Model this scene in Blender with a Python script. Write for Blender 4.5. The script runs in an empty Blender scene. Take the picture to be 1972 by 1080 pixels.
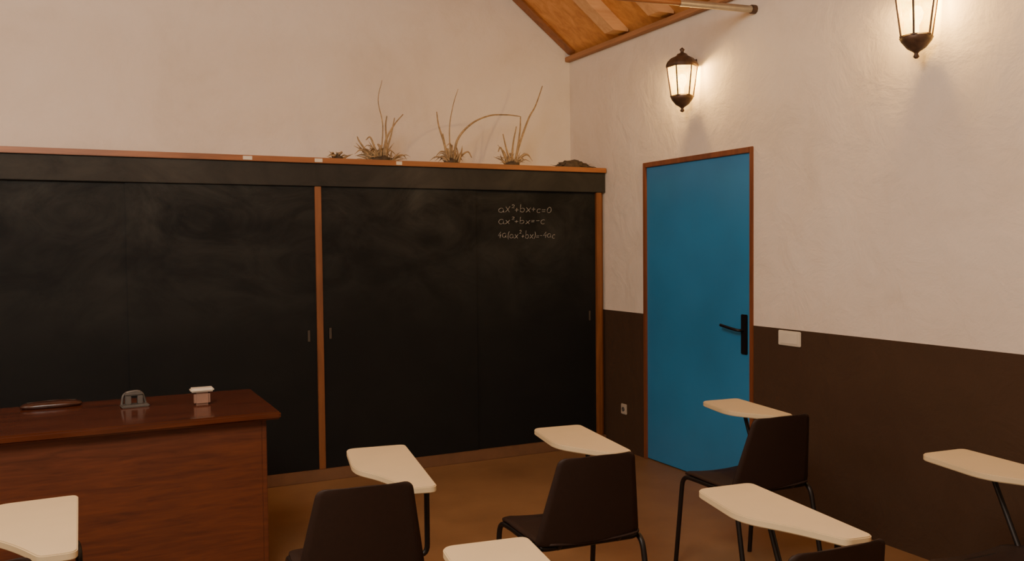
import bpy, bmesh, math, random
from mathutils import Matrix, Vector
random.seed(7)
COL = bpy.context.scene.collection

# ------------------------------------------------------------------ camera
cam = bpy.data.cameras.new('camera'); co = bpy.data.objects.new('camera', cam); COL.objects.link(co)
bpy.context.scene.camera = co
cam.sensor_width = 36; cam.lens = 36*1700/1972; cam.clip_start = 0.05
M = Matrix.Rotation(math.radians(-26.5),4,'Z') @ Matrix.Rotation(math.radians(90-2.14),4,'X') @ Matrix.Rotation(math.radians(-0.567),4,'Z')
co.matrix_world = Matrix.Translation((0,0,1.5)) @ M

# ------------------------------------------------------------------ materials
def lin(c):
    c = c/255.0
    return c/12.92 if c <= 0.04045 else ((c+0.055)/1.055)**2.4
def rgb(r,g,b): return (lin(r),lin(g),lin(b),1)

def new_mat(name):
    m = bpy.data.materials.new(name); m.use_nodes = True
    nt = m.node_tree; b = nt.nodes['Principled BSDF']
    return m, nt, b

def coords(nt, scale=(1,1,1)):
    g = nt.nodes.new('ShaderNodeNewGeometry')
    mp = nt.nodes.new('ShaderNodeMapping'); mp.inputs['Scale'].default_value = scale
    nt.links.new(g.outputs['Position'], mp.inputs['Vector'])
    return mp.outputs['Vector'], g

def ocoords(nt, scale=(1,1,1)):
    g = nt.nodes.new('ShaderNodeTexCoord')
    mp = nt.nodes.new('ShaderNodeMapping'); mp.inputs['Scale'].default_value = scale
    nt.links.new(g.outputs['Object'], mp.inputs['Vector'])
    return mp.outputs['Vector']

def noise(nt, vec, scale, detail=4, rough=0.55, dist=0):
    n = nt.nodes.new('ShaderNodeTexNoise')
    n.inputs['Scale'].default_value = scale; n.inputs['Detail'].default_value = detail
    n.inputs['Roughness'].default_value = rough; n.inputs['Distortion'].default_value = dist
    nt.links.new(vec, n.inputs['Vector']); return n.outputs['Fac']

def ramp(nt, fac, stops):
    r = nt.nodes.new('ShaderNodeValToRGB'); e = r.color_ramp.elements
    e[0].position, e[0].color = stops[0]; e[1].position, e[1].color = stops[-1]
    for p,c in stops[1:-1]:
        x = e.new(p); x.color = c
    nt.links.new(fac, r.inputs['Fac']); return r.outputs['Color']

def bump(nt, b, h, strength=0.2, dist=0.01):
    n = nt.nodes.new('ShaderNodeBump'); n.inputs['Strength'].default_value = strength
    n.inputs['Distance'].default_value = dist
    nt.links.new(h, n.inputs['Height']); nt.links.new(n.outputs['Normal'], b.inputs['Normal'])

def simple(name, c, rough=0.5, metal=0.0, var=0.12, nscale=12, bmp=0.0, spec=0.5):
    m, nt, b = new_mat(name)
    v = ocoords(nt)
    f = noise(nt, v, nscale)
    d = tuple(x*(1-var) for x in c[:3])+(1,); l = tuple(min(1,x*(1+var)) for x in c[:3])+(1,)
    nt.links.new(ramp(nt, f, [(0.3,d),(0.7,l)]), b.inputs['Base Color'])
    b.inputs['Roughness'].default_value = rough; b.inputs['Metallic'].default_value = metal
    b.inputs['Specular IOR Level'].default_value = spec
    if bmp: bump(nt, b, f, bmp, 0.002)
    return m

def wood(name, dark, light, axis='X', rough=0.45, scale=1.0, spec=0.5):
    m, nt, b = new_mat(name)
    s = {'X':(1.2,14,14),'Y':(14,1.2,14),'Z':(14,14,1.2)}[axis]
    v, _ = coords(nt, tuple(x*scale for x in s))
    f = noise(nt, v, 1.6, 6, 0.65, 0.6)
    nt.links.new(ramp(nt, f, [(0.3,dark),(0.5,tuple((a+c)/2 for a,c in zip(dark,light))),(0.72,light)]), b.inputs['Base Color'])
    b.inputs['Roughness'].default_value = rough
    b.inputs['Specular IOR Level'].default_value = spec
    bump(nt, b, f, 0.08, 0.002)
    return m

def wall_mat(name, wainscot):
    m, nt, b = new_mat(name)
    v, g = coords(nt)
    f = noise(nt, v, 1.1, 8, 0.65, 0.3); f2 = noise(nt, v, 4.5, 9, 0.62, 0.4)
    base = ramp(nt, f, [(0.28,rgb(202,191,174)),(0.5,rgb(214,204,189)),(0.72,rgb(218,210,197))])
    b.inputs['Roughness'].default_value = 0.85
    bump(nt, b, f2, 0.45, 0.03)
    if wainscot:
        sep = nt.nodes.new('ShaderNodeSeparateXYZ'); nt.links.new(g.outputs['Position'], sep.inputs[0])
        c = nt.nodes.new('ShaderNodeMath'); c.operation = 'GREATER_THAN'; c.inputs[1].default_value = 1.025
        nt.links.new(sep.outputs['Z'], c.inputs[0])
        dk = ramp(nt, f, [(0.3,rgb(60,44,31)),(0.7,rgb(70,52,37))])
        mx = nt.nodes.new('ShaderNodeMix'); mx.data_type = 'RGBA'
        nt.links.new(c.outputs[0], mx.inputs['Factor']); nt.links.new(dk, mx.inputs['A']); nt.links.new(base, mx.inputs['B'])
        nt.links.new(mx.outputs['Result'], b.inputs['Base Color'])
        b.inputs['Specular IOR Level'].default_value = 0.2
    else:
        nt.links.new(base, b.inputs['Base Color'])
    return m

def board_mat(name, lo, hi):
    m, nt, b = new_mat(name)
    v, g = coords(nt)
    f = noise(nt, v, 0.9, 4, 0.5, 0.8)
    v2, _ = coords(nt, (1.5,1,2.2))
    f2 = noise(nt, v2, 1.6, 8, 0.7, 1.2)
    mu = nt.nodes.new('ShaderNodeMath'); mu.operation = 'MULTIPLY'; nt.links.new(f,mu.inputs[0]); nt.links.new(f2,mu.inputs[1])
    # chalk dust lies mostly on the upper part of the boards
    sep = nt.nodes.new('ShaderNodeSeparateXYZ'); nt.links.new(g.outputs['Position'], sep.inputs[0])
    mr = nt.nodes.new('ShaderNodeMapRange'); mr.inputs['From Min'].default_value = 0.9; mr.inputs['From Max'].default_value = 1.8
    mr.inputs['To Min'].default_value = 0.08
    nt.links.new(sep.outputs['Z'], mr.inputs['Value'])
    c = ramp(nt, mu.outputs[0], [(0.16,(0,0,0,1)),(0.46,(1,1,1,1))])
    m2 = nt.nodes.new('ShaderNodeMath'); m2.operation = 'MULTIPLY'
    nt.links.new(c, m2.inputs[0]); nt.links.new(mr.outputs[0], m2.inputs[1])
    col = ramp(nt, m2.outputs[0], [(0.0,lo),(1.0,hi)])
    nt.links.new(col, b.inputs['Base Color'])
    b.inputs['Roughness'].default_value = 0.65; b.inputs['Specular IOR Level'].default_value = 0.15
    return m

def glass_mat():
    m = bpy.data.materials.new('lit_amber_glass'); m.use_nodes = True; nt = m.node_tree; nt.nodes.clear()
    o = nt.nodes.new('ShaderNodeOutputMaterial'); e = nt.nodes.new('ShaderNodeEmission'); t = nt.nodes.new('ShaderNodeBsdfTransparent')
    t.inputs[0].default_value = (1,0.85,0.6,1); mx = nt.nodes.new('ShaderNodeMixShader')
    v = ocoords(nt); f = noise(nt, v, 26, 4, 0.6, 0.5)
    nt.links.new(ramp(nt, f, [(0.32,(1.0,0.42,0.03,1)),(0.62,(1.0,0.64,0.12,1))]), e.inputs['Color'])
    # the panes glow most at bulb height
    tc = nt.nodes.new('ShaderNodeTexCoord'); sep = nt.nodes.new('ShaderNodeSeparateXYZ'); nt.links.new(tc.outputs['Object'], sep.inputs[0])
    mr = nt.nodes.new('ShaderNodeMapRange'); nt.links.new(sep.outputs['Z'], mr.inputs['Value'])
    mr.inputs['From Min'].default_value = 0.09; mr.inputs['From Max'].default_value = 0.29; mr.inputs['To Min'].default_value = 0; mr.inputs['To Max'].default_value = 1
    s = ramp(nt, mr.outputs[0], [(0.0,(0.4,)*3+(1,)),(0.5,(1,1,1,1)),(1.0,(0.5,)*3+(1,))])
    k = nt.nodes.new('ShaderNodeMath'); k.operation='MULTIPLY'; k.inputs[1].default_value = 13; nt.links.new(s, k.inputs[0]); nt.links.new(k.outputs[0], e.inputs['Strength'])
    mx.inputs[0].default_value = 0.22
    nt.links.new(e.outputs[0], mx.inputs[1]); nt.links.new(t.outputs[0], mx.inputs[2]); nt.links.new(mx.outputs[0], o.inputs[0])
    return m
def emis(name, c, s):
    m = bpy.data.materials.new(name); m.use_nodes = True; nt = m.node_tree; nt.nodes.clear()
    o = nt.nodes.new('ShaderNodeOutputMaterial'); e = nt.nodes.new('ShaderNodeEmission')
    e.inputs['Color'].default_value = c; e.inputs['Strength'].default_value = s; nt.links.new(e.outputs[0], o.inputs[0]); return m

M_WALL = wall_mat('plaster', False); M_WALLW = wall_mat('plaster_with_brown_band', True)
M_BOARD = board_mat('chalkboard', rgb(19,20,20), rgb(60,60,56))
M_HEAD = board_mat('dusty_chalkboard', rgb(44,43,40), rgb(68,65,59))
M_ORANGE = wood('varnished_wood', rgb(114,68,34), rgb(158,100,54), 'X')
M_ORANGEZ = wood('varnished_wood_upright', rgb(98,58,30), rgb(134,84,46), 'Z')
M_FRAME = wood('door_frame_wood', rgb(96,52,32), rgb(126,74,46), 'Z')
M_DESK = wood('desk_wood', rgb(70,35,19), rgb(102,54,30), 'X', 0.45, 2.2, 0.4)
M_DESKTOP = wood('desk_top_wood', rgb(58,28,17), rgb(90,47,28), 'X', 0.14, 0.9)
M_ROOF = wood('roof_boards', rgb(178,114,56), rgb(220,158,90), 'X', 0.6, 0.7)
M_RAFT = wood('rafter_wood', rgb(190,140,90), rgb(222,178,126), 'X', 0.6, 0.7)
M_PLATE = wood('wall_plate_wood', rgb(134,92,56), rgb(170,122,80), 'Y', 0.6)
M_BLUE = simple('blue_paint', rgb(50,120,168), 0.4, 0, 0.14, 1.2, 0, 0.35)
M_BLACK = simple('black_metal', rgb(22,20,22), 0.4, 0.3)
M_TUBE = simple('black_tube', rgb(20,17,16), 0.45, 0.2)
M_SHELL = simple('brown_plastic', rgb(40,27,21), 0.6, 0, 0.1, 60, 0.1, 0.25)
M_TABLET = simple('cream_laminate', rgb(200,182,144), 0.45, 0, 0.04, 5, 0, 0.3)
M_WHITE = simple('white_plastic', rgb(206,198,180), 0.4, 0, 0.04)
M_SOCK = simple('dull_white_plastic', rgb(170,160,144), 0.5, 0, 0.04)
M_CHALK = simple('chalk', rgb(140,138,132), 0.95, 0, 0.5, 60)
M_IRON = simple('bronzed_iron', rgb(78,57,42), 0.5, 0.3, 0.35, 30, 0.2)
M_GLASS = glass_mat()
M_BULB = emis('bulb', (1.0,0.78,0.40,1), 26)
M_STEEL = simple('steel', rgb(170,160,142), 0.4, 0.6)
M_GREY = simple('grey_metal', rgb(96,94,90), 0.4, 0.4)
M_PULL = simple('dull_pull_metal', rgb(64,57,48), 0.6, 0.2)
M_PINK = simple('pinkish_grey_plastic', rgb(138,108,92), 0.3)
M_DRY = simple('dry_leaf', rgb(150,127,92), 0.85, 0, 0.45, 30)
M_DRYD = simple('dark_dry_leaf', rgb(72,60,44), 0.85, 0, 0.4, 30)
M_CASE = simple('dark_brown_vinyl', rgb(50,26,17), 0.3, 0, 0.5, 24, 0.5)

def floor_mat():
    m, nt, b = new_mat('worn_brown_floor')
    v, g = coords(nt)
    f = noise(nt, v, 1.6, 6, 0.6); f2 = noise(nt, v, 30, 3)
    nt.links.new(ramp(nt, f, [(0.3,rgb(112,82,52)),(0.7,rgb(136,103,68))]), b.inputs['Base Color'])
    b.inputs['Roughness'].default_value = 0.55; bump(nt, b, f2, 0.05, 0.003)
    return m
M_FLOOR = floor_mat()
M_PLINTH = simple('brown_plinth', rgb(104,72,46), 0.7)

# ------------------------------------------------------------------ helpers
def obj(name, mesh, mat, parent=None, loc=None, smooth=False):
    o = bpy.data.objects.new(name, mesh); COL.objects.link(o)
    if mat is not None and mesh is not None and not mesh.materials: mesh.materials.append(mat)
    if parent: o.parent = parent
    if loc: o.location = loc
    if smooth and mesh:
        for p in mesh.polygons: p.use_smooth = True
    return o

def empty(name, loc, label, cat, rot=0, **kw):
    o = bpy.data.objects.new(name, None); COL.objects.link(o); o.empty_display_size = 0.1
    o.location = loc; o.rotation_euler = (0,0,rot); o['label'] = label; o['category'] = cat
    for k,v in kw.items(): o[k] = v
    return o

def tag(o, label=None, cat=None, **kw):
    if label: o['label'] = label
    if cat: o['category'] = cat
    for k,v in kw.items(): o[k] = v
    return o

def bm_box(bm, lo, hi):
    lo, hi = Vector(lo), Vector(hi)
    m = Matrix.Translation((lo+hi)/2) @ Matrix.Diagonal(((hi-lo).x,(hi-lo).y,(hi-lo).z,1))
    return bmesh.ops.create_cube(bm, size=1, matrix=m)['verts']

def boxes(name, lst, bevel=0.0):
    bm = bmesh.new()
    for lo,hi in lst: bm_box(bm, lo, hi)
    if bevel: bmesh.ops.bevel(bm, geom=bm.edges[:], offset=bevel, segments=2, affect='EDGES', clamp_overlap=True)
    me = bpy.data.meshes.new(name); bm.to_mesh(me); bm.free(); return me

def box(name, lo, hi, mat, parent=None, bevel=0.003):
    return obj(name, boxes(name, [(lo,hi)], bevel), mat, parent)

def fillet(pts, r, n=5, closed=False):
    pts = [Vector(p) for p in pts]; out = []; N = len(pts)
    for i,p in enumerate(pts):
        if not closed and i in (0,N-1): out.append(p); continue
        a = pts[(i-1)%N]; b = pts[(i+1)%N]
        da = (a-p); db = (b-p); ra = min(r, da.length*0.45); rb = min(r, db.length*0.45)
        s = p+da.normalized()*ra; e = p+db.normalized()*rb
        for k in range(n+1):
            t = k/n; out.append(s*(1-t)**2 + p*2*t*(1-t) + e*t*t)
    return out

def tube_mesh(name, polys, r, res=3, closed=False, radii=None):
    cu = bpy.data.curves.new(name, 'CURVE'); cu.dimensions = '3D'; cu.bevel_depth = r; cu.bevel_resolution = res; cu.use_fill_caps = True
    for k,pts in enumerate(polys):
        sp = cu.splines.new('POLY'); sp.points.add(len(pts)-1); sp.use_cyclic_u = closed
        for i,p in enumerate(pts):
            sp.points[i].co = (*p, 1)
            if radii: sp.points[i].radius = radii[k][i]
    t = bpy.data.objects.new('tmp', cu); COL.objects.link(t)
    dg = bpy.context.evaluated_depsgraph_get(); dg.update()
    me = bpy.data.meshes.new_from_object(t.evaluated_get(dg)); me.name = name
    bpy.data.objects.remove(t); bpy.data.curves.remove(cu)
    for p in me.polygons: p.use_smooth = True
    return me

def slab(name, outline, z0, z1, bevel=0.004):
    bm = bmesh.new()
    vs = [bm.verts.new((x,y,z0)) for x,y in outline]; f = bm.faces.new(vs)
    r = bmesh.ops.extrude_face_region(bm, geom=[f])
    bmesh.ops.translate(bm, vec=(0,0,z1-z0), verts=[v for v in r['geom'] if isinstance(v,bmesh.types.BMVert)])
    bmesh.ops.recalc_face_normals(bm, faces=bm.faces)
    if bevel:
        ed = [e for e in bm.edges if abs(e.verts[0].co.z-e.verts[1].co.z) < 1e-6]
        bmesh.ops.bevel(bm, geom=ed, offset=bevel, segments=2, affect='EDGES')
    me = bpy.data.meshes.new(name); bm.to_mesh(me); bm.free(); return me

def lathe(name, prof, n=24, flat=False):
    bm = bmesh.new(); rings = []
    for r,z in prof:
        rings.append([bm.verts.new((r*math.cos(2*math.pi*i/n+math.pi/n), r*math.sin(2*math.pi*i/n+math.pi/n), z)) for i in range(n)])
    for a,b in zip(rings, rings[1:]):
        for i in range(n): bm.faces.new((a[i],a[(i+1)%n],b[(i+1)%n],b[i]))
    bm.faces.new(rings[0][::-1]); bm.faces.new(rings[-1])
    me = bpy.data.meshes.new(name); bm.to_mesh(me); bm.free()
    if not flat:
        for p in me.polygons: p.use_smooth = True
    return me

# ------------------------------------------------------------------ room
XR, XL, YB, YF = 3.6, -2.9, 6.15, -2.2
EAVE = 3.03; SL = 0.77; XM = (XR+XL)/2; RIDGE = EAVE + SL*(XR-XM)
o = box('floor', (XL-0.2,YF-0.2,-0.1), (XR+0.2,YB+0.2,0), M_FLOOR, None, 0); tag(o, kind='structure')

def gable(name, y0, y1):
    bm = bmesh.new(); pts = [(XL-0.2,0),(XR+0.2,0),(XR+0.2,EAVE-0.2*SL),(XR,EAVE),(XM,RIDGE),(XL,EAVE),(XL-0.2,EAVE-0.2*SL)]
    f = bm.faces.new([bm.verts.new((x,y0,z)) for x,z in pts])
    r = bmesh.ops.extrude_face_region(bm, geom=[f])
    bmesh.ops.translate(bm, vec=(0,y1-y0,0), verts=[v for v in r['geom'] if isinstance(v,bmesh.types.BMVert)])
    bmesh.ops.recalc_face_normals(bm, faces=bm.faces)
    me = bpy.data.meshes.new(name); bm.to_mesh(me); bm.free()
    return tag(obj(name, me, M_WALL), kind='structure')
gable('wall_back', YB, YB+0.2); gable('wall_front', YF-0.2, YF)
DY0, DY1, DZ = 4.03, 5.13, 2.075
me = boxes('wall_right', [((XR,YF,0),(XR+0.2,DY0+0.01,EAVE-0.16)), ((XR,DY1-0.01,0),(XR+0.2,YB,EAVE-0.16)), ((XR,DY0+0.01,DZ-0.01),(XR+0.2,DY1-0.01,EAVE-0.16)), ((XR,YF,EAVE-0.16),(XR+0.06,YB,EAVE-0.04))])
tag(obj('wall_right', me, M_WALLW), kind='structure')
tag(box('wall_left', (XL-0.2,YF,0), (XL,YB,EAVE-0.1), M_WALLW, None, 0), kind='structure')
# roof boards, two slopes
def roof():
    bm = bmesh.new()
    for s in (1,-1):
        xe = XM + s*(XR-XM+0.2)
        prof = [(XM,RIDGE),(xe,EAVE-0.2*SL),(xe,EAVE-0.2*SL+0.06),(XM,RIDGE+0.06)]
        y = YF-0.2
        while y < YB+0.2:
            y2 = min(y+0.5, YB+0.2)
            a = [bm.verts.new((x,y,z)) for x,z in prof]; b = [bm.verts.new((x,y2,z)) for x,z in prof]
            bm.faces.new(a); bm.faces.new(b[::-1])
            for i in range(4): bm.faces.new((a[i],b[i],b[(i+1)%4],a[(i+1)%4]))
            y = y2
    bmesh.ops.recalc_face_normals(bm, faces=bm.faces)
    me = bpy.data.meshes.new('ceiling'); bm.to_mesh(me); bm.free(); return me
tag(obj('ceiling', roof(), M_ROOF), kind='structure')

# rafters
ry = [6.09,5.35,4.82,4.29,3.76,3.2,2.7,2.1,1.5,0.9,0.3,-0.3,-0.9,-1.5]
for i,y in enumerate(ry):
    bm = bmesh.new(); w = 0.06 if i else 0.05
    d = 0.09 if i else 0.05
    x0,x1 = XR-0.02, XM+0.04
    def zz(x): return EAVE+SL*(XR-x)
    pr = [(x0,zz(x0)-0.002),(x1,zz(x1)-0.002),(x1,zz(x1)-d*1.25),(x0,max(zz(x0)-d*1.25,EAVE-0.0))] if i==0 else [(x0,zz(x0)-0.002),(x1,zz(x1)-0.002),(x1,zz(x1)-d*1.25),(x0-0.12,zz(x0-0.12)-d*1.25),(x0,EAVE-0.005)]
    a=[bm.verts.new((x,y-w,z)) for x,z in pr]; b=[bm.verts.new((x,y+w,z)) for x,z in pr]
    bm.faces.new(a); bm.faces.new(b[::-1]); n=len(pr)
    for k in range(n): bm.faces.new((a[k],b[k],b[(k+1)%n],a[(k+1)%n]))
    bmesh.ops.recalc_face_normals(bm, faces=bm.faces)
    me = bpy.data.meshes.new('rafter'); bm.to_mesh(me); bm.free()
    tag(obj('rafter', me, M_RAFT if i else M_ORANGE), 'pale wooden roof rafter under orange boards' if i else 'thin orange wooden rafter along the plastered gable wall', 'rafter', group='roof rafters')
tag(box('wall_plate', (XR-0.045,YF,2.97), (XR,YB,3.008), M_PLATE, None, 0.004), 'narrow wooden wall plate under the roof boards', 'beam')

# tie rod
p0 = Vector((3.6,4.01,2.87)); p1 = Vector((2.65,4.13,2.868)); dr = (p1-p0).normalized()
p2 = p0 + dr*((XR-XL)/abs(dr.x)*0.999)
tr = empty('tie_rod', p0, 'round brown tie bar with steel sleeve bolted into the wall', 'tie rod')
def q(t): return dr*t
obj('bar', tube_mesh('bar', [[q(0.3), p2-p0]], 0.017), M_ORANGE, tr)
obj('sleeve', tube_mesh('sleeve', [[q(0.03), q(0.5)]], 0.02), M_STEEL, tr)
obj('anchor_bolt', tube_mesh('anchor_bolt', [[q(0.0), q(0.03)]], 0.026), M_IRON, tr)

# ------------------------------------------------------------------ door (slab, frame, handle)
door = tag(box('door_1', (3.606,4.050,0.008), (3.646,5.110,2.048), M_BLUE, None, 0.002), 'bright blue painted flush door in a brown wooden frame', kind='structure')
me = boxes('door_frame', [((3.59,4.024,0),(3.69,4.052,2.08)), ((3.59,5.108,0),(3.69,5.138,2.08)), ((3.59,4.052,2.046),(3.69,5.108,2.08))], 0.003)
obj('door_frame', me, M_FRAME, door)
obj('handle_plate', boxes('handle_plate', [((3.594,4.08,0.845),(3.608,4.132,1.085))], 0.004), M_BLACK, door)
obj('handle_lever', tube_mesh('handle_lever', [fillet([(3.60,4.11,0.99),(3.556,4.11,0.99),(3.551,4.18,1.0),(3.556,4.27,1.012)],0.03)], 0.009), M_BLACK, door)

# switch + socket
sw = empty('light_switch', (3.6,3.725,0.975), 'cream rectangular light switch plate on the brown band', 'light switch')
obj('plate', boxes('plate', [((-0.012,-0.085,-0.042),(0,0.085,0.042))], 0.004), M_WHITE, sw)
obj('rocker', boxes('rocker', [((-0.016,-0.066,-0.03),(-0.012,0.066,0.03))], 0.0015), M_WHITE, sw)
so = empty('wall_socket', (3.6,5.39,0.31), 'small white square power socket low on brown wall', 'socket')
obj('plate', boxes('plate', [((-0.012,-0.034,-0.038),(0,0.034,0.038))], 0.004), M_SOCK, so)
me = lathe('outlet', [(0.016,0),(0.016,0.005),(0.013,0.005),(0.011,0.002)], 20); me.transform(Matrix.Rotation(-math.pi/2,4,'Y')); me.transform(Matrix.Translation((-0.012,0,0)))
obj('outlet', me, M_GREY, so)

# ------------------------------------------------------------------ blackboard cabinet
cab = empty('blackboard_cabinet', (1.2,5.9,0), 'wall-wide closet with sliding blackboard doors and orange wood trim', 'blackboard cabinet')
CX, CY = 1.2, 5.9
def cbox(name, lo, hi, mat, parent=cab, bevel=0.003):
    return box(name, (lo[0]-CX,lo[1]-CY,lo[2]), (hi[0]-CX,hi[1]-CY,hi[2]), mat, parent, bevel)
XE = 3.592; XS = -1.98
cbox('plinth', (XS,5.625,0), (XE,5.66,0.075), M_PLINTH)
cbox('header_panel', (XS,5.625,1.905), (XE,5.66,2.05), M_HEAD)
shelf = cbox('top_shelf', (XS,5.605,2.05), (XE,6.145,2.085), M_ORANGE)
cbox('side_panel', (3.57,5.66,0), (XE,6.14,2.05), M_ORANGEZ)
cbox('side_panel', (XS,5.66,0), (XS+0.022,6.14,2.05), M_ORANGEZ)
for x0,x1 in ((-0.86,-0.81),(1.404,1.446),(3.52,3.565)):
    cbox('post', (x0,5.632,0.075), (x1,5.72,1.905), M_ORANGEZ)
doors = []
for x0,x1,y in ((-1.96,-0.86,5.645),(-0.81,0.32,5.654),(0.29,1.404,5.645),(1.446,2.54,5.645),(2.51,3.52,5.654)):
    doors.append(cbox('sliding_door', (x0,y,0.075), (x1,y+0.008,1.905), M_BOARD, cab, 0.001))
def pull(x, z, y, par):
    me = boxes('finger_pull', [((x-CX-0.010,y-CY-0.004,z-0.038),(x-CX+0.010,y-CY,z+0.038))], 0.004)
    return obj('finger_pull', me, M_PULL, par)
pull(1.352,0.945,5.645,doors[2]); pull(1.492,0.955,5.645,doors[3]); pull(3.465,0.985,5.654,doors[4])

# chalk writing: stroke letters, drawn on the board surface
def arc(cx,cy,rx,ry,a0,a1,n=10): return [(cx+rx*math.cos(math.radians(a0+(a1-a0)*i/n)), cy+ry*math.sin(math.radians(a0+(a1-a0)*i/n))) for i in range(n+1)]
G = {
 'a': ([arc(.3,.3,.3,.3,40,380)+[(.58,.2),(.7,0)]], .8),
 'x': ([[(0,.6),(.2,.35),(.5,0)], [(.5,.62),(.3,.3),(0,0)]], .65),
 '2': ([arc(.15,.95,.14,.14,160,-30)+[(.02,.65),(.32,.66)]], .42),
 '+': ([[(0,.3),(.44,.3)],[(.22,.08),(.22,.52)]], .6),
 'b': ([[(0,1.05),(.02,0)]+arc(.27,.26,.25,.27,200,510)], .72),
 'c': ([arc(.28,.3,.27,.3,50,310)], .6),
 '=': ([[(0,.38),(.42,.38)],[(0,.18),(.42,.18)]], .6),
 '-': ([[(0,.3),(.4,.3)]], .55),
 '0': ([arc(.28,.4,.26,.4,90,450)], .7),
 '4': ([[(.35,.9),(0,.3),(.5,.3)],[(.4,.6),(.38,-.05)]], .65),
 '(': ([arc(.35,.42,.28,.62,120,240)], .32),
 ')': ([arc(-.1,.42,.28,.62,60,-60)], .35),
}
def writing(txt, x, z, width, h):
    tot = sum(G[c][1] for c in txt); s = width/tot; cxx = x; polys = []
    for c in txt:
        jz = random.uniform(-0.09,0.09)*h; hs = random.uniform(0.85,1.12)*h; ss = s*random.uniform(.85,1.0)
        for st in G[c][0]:
            polys.append([(cxx+px*ss+py*0.008-CX, 5.6528-CY, z+py*hs+jz+random.uniform(-.02,.02)*h) for px,py in st])
        cxx += G[c][1]*s
    return polys
for t in (('ax2+bx+c=0',2.715,1.752,0.44,0.056),('ax2+bx=-c',2.715,1.672,0.38,0.050),('4a(ax2+bx)=-4ac',2.71,1.567,0.47,0.052)):
    obj('chalk_equation', tube_mesh('chalk_equation', writing(*t), 0.0019, 1), M_CHALK, doors[4])['label'] = 'white handwritten chalk equation'
# small white paper stickers on the front edge of the top shelf
for x,w in ((0.985,0.055),(1.425,0.05),(1.965,0.04)):
    obj('sticker', boxes('sticker', [((x-w/2-CX,5.603-CY,2.056),(x+w/2-CX,5.605-CY,2.079))], 0), M_WHITE, shelf)['label'] = 'small white paper sticker'

# ------------------------------------------------------------------ dried plants
def blade(p0, pts, n=12):
    P = [Vector(p0)]+[Vector(p) for p in pts]; P = [P[0]*2-P[1]]+P+[P[-1]*2-P[-2]]; out=[]
    for i in range(1,len(P)-2):
        for k in range(n):
            t=k/n; a,b,c,d=P[i-1],P[i],P[i+1],P[i+2]
            out.append(0.5*((2*b)+(c-a)*t+(2*a-5*b+4*c-d)*t*t+(3*b-3*c+d-a)*t**3))
    out.append(P[-2]); return out
def plant(x, y, stems, tuft, spread, hmin, hmax, label, mat=M_DRY, lr=0.007, low=False):
    e = empty('dried_plant', (x,y,2.085), label, 'dried plant', group='dried plants on the cabinet top')
    bm = bmesh.new(); bmesh.ops.create_icosphere(bm, subdivisions=3, radius=1)
    for v in bm.verts:
        k = 1+random.uniform(-.25,.25); hz = 0.05 if low else 0.034
        v.co = Vector((v.co.x*spread*(0.8 if low else 0.42)*k, v.co.y*0.05*k, max(v.co.z,-.3)*hz*k+hz*.38))
    me = bpy.data.meshes.new('root_clod'); bm.to_mesh(me); bm.free()
    obj('root_clod', me, M_DRYD, e, smooth=True)
    polys=[]; rad=[]
    for i in range(tuft):
        a = random.uniform(-1,1); h = random.uniform(hmin,hmax)*(1-0.4*abs(a)); bx=a*spread*(0.85 if low else 0.42)
        if random.random()<.18 and not low: h *= 1.45
        kind = random.random()
        tip = (bx+a*spread*random.uniform(.0,.2 if low else .8)+random.uniform(-.03,.03), random.uniform(-.05,.06), h)
        mid = ((bx+tip[0])/2-a*.01, random.uniform(-.02,.02), h*.6)
        pts = [mid,tip]
        if kind<.45: pts = [mid,(tip[0],tip[1],h*.8),(tip[0]+math.copysign(random.uniform(.02,.05),a),tip[1],h*random.uniform(.35,.75))]
        pl = blade((bx,random.uniform(-.02,.02),0.01),pts,6); polys.append(pl)
        rr = random.uniform(.45,1.4)
        rad.append([rr*max(.15,math.sin(math.pi*min(1,.3+.7*j/(len(pl)-1)))) for j in range(len(pl))])
    obj('leaves', tube_mesh('leaves', polys, lr, 1, radii=rad), mat, e)
    for st in stems:
        th = 1.0
        if isinstance(st[0][-1], str): th = 0.5
        pl = blade((st[0][0],0,0.01), [(a,b,c) for a,b,c in st[1:]], 10)
        rad = [th*(1-.65*j/(len(pl)-1)) for j in range(len(pl))]
        obj('stem', tube_mesh('stem', [pl], 0.0095, 1, radii=[rad]), mat, e)
plant(1.60,5.80,[],16,0.08,0.03,0.09,'small low clump of dry brown leaves on cabinet top')
plant(1.90,5.80,[[(0.02,),(0.04,0,.15),(0.10,0,.26),(0.16,-.02,.335)],[(0.03,),(.05,0,.10),(.08,0,.2),(.105,0,.31)],[(0,'t'),(0.02,0,.25),(-.01,0,.42),(0.02,.0,.56)],[(0.03,),(.045,0,.12),(.04,0,.25),(.05,0,.32)],[(-.02,),(-.1,0,.08),(-.15,-.01,.14),(-.16,0,.17)],[(-.01,),(-.04,0,.1),(-.07,0,.17),(-.1,0,.15)]],46,0.19,0.05,0.18,'bushy dried grass clump with thin twiggy stems')
plant(2.42,5.80,[[(-.02,),(-.05,0,.15),(-.09,0,.27),(-.105,0,.37)],[(0,'t'),(-.01,0,.25),(.02,0,.42),(.06,0,.54)],[(0.02,),(.05,0,.18),(.16,0,.30),(.30,.0,.365),(.44,0,.38),(.55,0,.375)],[(-.03,),(-.04,0,.1),(-.06,0,.22)],[(.03,),(.08,0,.07),(.13,0,.1),(.16,0,.06)]],26,0.13,0.05,0.17,'dried spiky plant with long arching grass stems')
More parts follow.
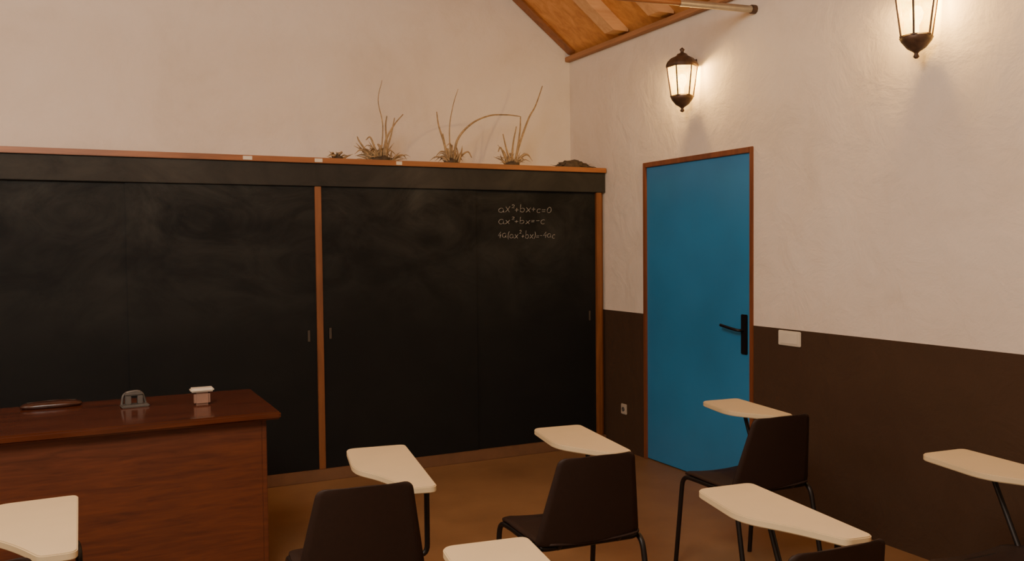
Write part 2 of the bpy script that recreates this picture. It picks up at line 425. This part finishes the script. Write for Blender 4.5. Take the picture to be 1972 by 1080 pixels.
plant(2.90,5.80,[[(0.02,),(.06,0,.16),(.14,0,.36),(.20,0,.46),(.26,0,.61)],[(0,),(-.04,0,.12),(-.07,0,.24)],[(0.02,),(.05,0,.15),(.07,0,.28),(.075,0,.375)],[(0.0,),(.01,0,.16),(.04,0,.30)],[(-.02,),(-.05,0,.06),(-.09,0,.14),(-.11,0,.11)]],26,0.13,0.05,0.18,'dried spiky plant with one tall leaning stem')
plant(3.40,5.78,[],46,0.15,0.035,0.065,'flat dark tangle of dried leaves near the wall corner', M_DRYD, 0.006, True)

# ------------------------------------------------------------------ teacher desk
dx, dy = -0.1, 4.33
desk = empty('teacher_desk', (dx,dy,0), 'reddish brown polished wooden teacher desk with panelled front', 'desk')
def dbox(name, lo, hi, mat, bevel=0.003, parent=desk):
    return box(name, (lo[0]-dx,lo[1]-dy,lo[2]), (hi[0]-dx,hi[1]-dy,hi[2]), mat, bevel=bevel, parent=parent)
dbox('desk_top', (-1.05,3.965,0.745), (0.82,4.70,0.78), M_DESKTOP, 0.008)
dbox('front_panel', (-0.98,4.021,0.04), (0.742,4.045,0.745), M_DESK, 0.001)
dbox('side_panel', (0.742,4.02,0), (0.765,4.66,0.745), M_DESK)
dbox('side_panel', (-1.01,4.02,0), (-0.98,4.66,0.745), M_DESK)
d = dbox('drawer', (0.30,4.20,0.52), (0.73,4.65,0.70), M_DESK)
dbox('knob', (0.49,4.65,0.60), (0.53,4.67,0.62), M_GREY, 0.004, d)

# items on the desk
hp = empty('hole_punch', (0.245,4.43,0.78), 'small grey metal hole punch on the desk', 'hole punch', 0.1)
obj('base', boxes('base', [((-0.06,-0.035,0),(0.06,0.035,0.012))], 0.004), M_GREY, hp)
obj('handle', tube_mesh('handle', [fillet([(-0.052,0.02,0.008),(-0.045,0.02,0.065),(0.035,0.02,0.07),(0.052,0.02,0.008)],0.03)], 0.006), M_GREY, hp)
obj('lever', boxes('lever', [((-0.045,-0.012,0.052),(0.038,0.018,0.066))], 0.005), M_GREY, hp)
for a,b in ((-.04,-.015),(.012,.036)): obj('punch_block', boxes('punch_block', [((a,-0.01,0.012),(b,0.016,0.054))], 0.003), M_GREY, hp)
st = empty('small_container', (0.53,4.33,0.78), 'small pinkish grey container with flat white lid on desk', 'container')
obj('body', boxes('body', [((-0.036,-0.022,0),(0.036,0.022,0.062))], 0.010), M_PINK, st)
obj('lid', boxes('lid', [((-0.052,-0.03,0.062),(0.052,0.03,0.080))], 0.006), M_WHITE, st)
bm = bmesh.new(); bmesh.ops.create_icosphere(bm, subdivisions=4, radius=1)
for v in bm.verts:
    x,y,z = v.co; s=lambda t: math.copysign(abs(t)**0.7,t)
    v.co = Vector((s(x)*0.13+0.0, s(y)*0.045, (max(z,-.55)+.55)*0.020))
me = bpy.data.meshes.new('case_body'); bm.to_mesh(me); bm.free()
pc = empty('pencil_case', (-0.10,4.61,0.78), 'flat dark brown vinyl pencil case on the desk', 'pencil case', 0.05)
obj('body', me, M_CASE, pc, smooth=True)
obj('zipper', tube_mesh('zipper', [[(-0.10,0,0.027),(0.0,0,0.031),(0.10,0,0.027)]], 0.0015), M_PULL, pc)

# ------------------------------------------------------------------ tablet chairs
def shell_grid(name, rows, cols, fn, thick):
    bm = bmesh.new(); g=[[bm.verts.new(fn(c/cols*2-1, r/rows)) for c in range(cols+1)] for r in range(rows+1)]
    for r in range(rows):
        for c in range(cols): bm.faces.new((g[r][c],g[r][c+1],g[r+1][c+1],g[r+1][c]))
    bmesh.ops.recalc_face_normals(bm, faces=bm.faces)
    bmesh.ops.solidify(bm, geom=bm.faces[:], thickness=thick)
    me = bpy.data.meshes.new(name); bm.to_mesh(me); bm.free()
    for p in me.polygons: p.use_smooth = True
    return me
def rnd(v, r, H, w):
    d = min(v, H-v)
    return w if d >= r else w - r + math.sqrt(max(0,r*r-(r-d)**2))
def back_fn(u, t):
    H = 0.33; tt = 0.5-0.5*math.cos(math.pi*t); s = tt*H
    w = rnd(s, 0.024, H, 0.210-0.062*tt)
    return (u*w-0.022+0.003*tt, 0.012 - 0.075*tt + 0.016*(u*u), 0.452+s*0.98)
def seat_fn(u, t):
    tt = 0.5-0.5*math.cos(math.pi*t); D = 0.41; s = tt*D
    w = rnd(s, 0.05, D, 0.203+0.005*tt)
    return (u*w, 0.015+s, 0.452 + 0.010*u*u - 0.015*max(0,tt-.8)/.2 - 0.006*math.sin(math.pi*tt))
ME = {}
ME['backrest'] = shell_grid('backrest', 26, 14, back_fn, 0.006)
ME['seat'] = shell_grid('seat', 18, 14, seat_fn, 0.008)
R = 0.0105
ME['leg_fl'] = tube_mesh('leg', [fillet([(-0.20,0.30,0.435),(-0.207,0.41,0.435),(-0.215,0.46,0.0)],0.05)], R)
ME['leg_fr'] = tube_mesh('leg', [fillet([(0.20,0.30,0.435),(0.207,0.41,0.435),(0.215,0.46,0.0)],0.05)], R)
ME['leg_rl'] = tube_mesh('leg', [fillet([(-0.20,0.12,0.435),(-0.203,0.03,0.435),(-0.21,-0.06,0.0)],0.05)], R)
ME['leg_rr'] = tube_mesh('leg', [fillet([(0.20,0.12,0.435),(0.203,0.03,0.435),(0.21,-0.06,0.0)],0.05)], R)
ME['seat_frame'] = tube_mesh('seat_frame', [fillet([(-0.20,0.05,0.435),(0.20,0.05,0.435),(0.20,0.38,0.435),(-0.20,0.38,0.435)],0.04,5,True)], R, closed=True)
ME['bs_l'] = tube_mesh('back_support', [fillet([(-0.13,0.10,0.43),(-0.13,0.03,0.43),(-0.12,-0.012,0.66)],0.04)], R*0.8)
ME['bs_r'] = tube_mesh('back_support', [fillet([(0.11,0.10,0.43),(0.11,0.03,0.43),(0.10,-0.012,0.66)],0.04)], R*0.8)
ME['tablet_support'] = tube_mesh('tablet_support', [fillet([(0.20,0.24,0.435),(0.25,0.24,0.435),(0.25,0.24,0.69),(0.225,0.52,0.69),(0.20,0.38,0.435)],0.035)], R*0.9)
def tablet_mesh(front, tail, fl):
    out = []
    ctrl = [((.285,front),.03),((fl,front+.01),.04),((.020,.385),.07),((.096,.25),.14),((.148,tail+.01),.02),((.238,tail),.03)]
    N = len(ctrl)
    for i,(p,r) in enumerate(ctrl):
        p=Vector((*p,0)); a=Vector((*ctrl[i-1][0],0)); b=Vector((*ctrl[(i+1)%N][0],0))
        s=p+(a-p).normalized()*min(r,(a-p).length*.48); e=p+(b-p).normalized()*min(r,(b-p).length*.48)
        for k in range(9):
            t=k/8; q_=s*(1-t)**2+p*2*t*(1-t)+e*t*t; out.append((q_.x,q_.y))
    me = slab('tablet', out, 0.700, 0.722, 0.003); me.materials.append(M_TABLET); return me
PARTS = [('seat','seat',M_SHELL),('backrest','backrest',M_SHELL),('leg','leg_fl',M_TUBE),('leg','leg_fr',M_TUBE),('leg','leg_rl',M_TUBE),('leg','leg_rr',M_TUBE),
         ('seat_frame','seat_frame',M_TUBE),('back_support','bs_l',M_TUBE),('back_support','bs_r',M_TUBE),('tablet_support','tablet_support',M_TUBE)]
for _,k,m in PARTS:
    if not ME[k].materials: ME[k].materials.append(m)
for x,y,rot,fr,tl,fl in ((-0.235,2.42,4,.70,.10,.055),(0.813,2.65,-6,.70,.05,.052),(1.645,2.645,-4,.69,.15,.062),(0.737,1.432,-5,.69,.10,.045),(2.70,2.865,-3,.645,.17,.07),(1.658,1.575,-3,.665,.09,.075),(2.69,1.55,-3,.68,.10,.07)):
    e = empty('tablet_chair', (x,y,0), 'brown plastic classroom chair with black tube legs and cream writing tablet', 'chair', math.radians(rot), group='tablet chairs in the classroom')
    for nm,k,m in PARTS: obj(nm, ME[k], m, e)
    obj('tablet', tablet_mesh(fr,tl,fl), M_TABLET, e)

# ------------------------------------------------------------------ lanterns
def lantern(y):
    e = empty('wall_lantern', (3.493,y,2.348), 'lit bronze wall lantern with amber glass panes', 'wall lamp', group='lanterns on the plaster wall')
    obj('bottom_cup', lathe('bottom_cup', [(0.006,0),(0.014,0.008),(0.008,0.022),(0.014,0.03),(0.042,0.048),(0.066,0.078),(0.074,0.095),(0.070,0.100)], 12), M_IRON, e)
    obj('glass', lathe('glass', [(0.067,0.096),(0.092,0.285)], 6, True), M_GLASS, e)
    n=6
    for i in range(n):
        a=2*math.pi*i/n+math.pi/n
        obj('bar', tube_mesh('bar', [[(0.069*math.cos(a),0.069*math.sin(a),0.096),(0.095*math.cos(a),0.095*math.sin(a),0.288)]], 0.0048, 2), M_IRON, e)
    for nm,r,z in (('lower_rim',0.071,0.099),('upper_rim',0.097,0.286)):
        obj(nm, tube_mesh(nm, [[(r*math.cos(2*math.pi*i/6+math.pi/6), r*math.sin(2*math.pi*i/6+math.pi/6), z) for i in range(6)]], 0.006, 2, closed=True), M_IRON, e)
    obj('roof_cap', lathe('roof_cap', [(0.102,0.288),(0.102,0.297),(0.092,0.318),(0.07,0.34),(0.042,0.352),(0.034,0.358),(0.03,0.366),(0.012,0.372),(0.01,0.382),(0.017,0.392),(0.004,0.405)], 6, False), M_IRON, e)
    obj('bulb', lathe('bulb', [(0.012,0.12),(0.012,0.15),(0.026,0.18),(0.03,0.205),(0.02,0.232),(0.004,0.24)], 16), M_BULB, e)
    obj('bracket', tube_mesh('bracket', [[(0.075,0,0.305),(0.10,0,0.305)]], 0.008), M_IRON, e)
    obj('back_plate', boxes('back_plate', [((0.099,-0.018,0.27),(0.107,0.018,0.34))], 0.003), M_IRON, e)
    l = bpy.data.lights.new('lantern_light','POINT'); l.energy = 125; l.color=(1,0.67,0.28); l.shadow_soft_size=0.04
    lo = bpy.data.objects.new('lantern_light', l); COL.objects.link(lo); lo.parent = e; lo.location=(-0.0,0,0.255)
lantern(4.56); lantern(2.825)

# ------------------------------------------------------------------ room lights (unseen point lights added for overall brightness)
def pt(loc, e, c, r):
    l = bpy.data.lights.new('added_room_light','POINT'); l.energy=e; l.color=c; l.shadow_soft_size=r
    o = bpy.data.objects.new('added_room_light', l); COL.objects.link(o); o.location=loc
pt((-0.5,1.1,3.3), 390, (1,0.945,0.85), 0.7)
pt((-1.8,3.6,2.7), 65, (1,0.87,0.74), 0.3)
w = bpy.data.worlds.new('world'); bpy.context.scene.world = w; w.use_nodes = True
w.node_tree.nodes['Background'].inputs[0].default_value = (0.5,0.4,0.3,1); w.node_tree.nodes['Background'].inputs[1].default_value = 0.2
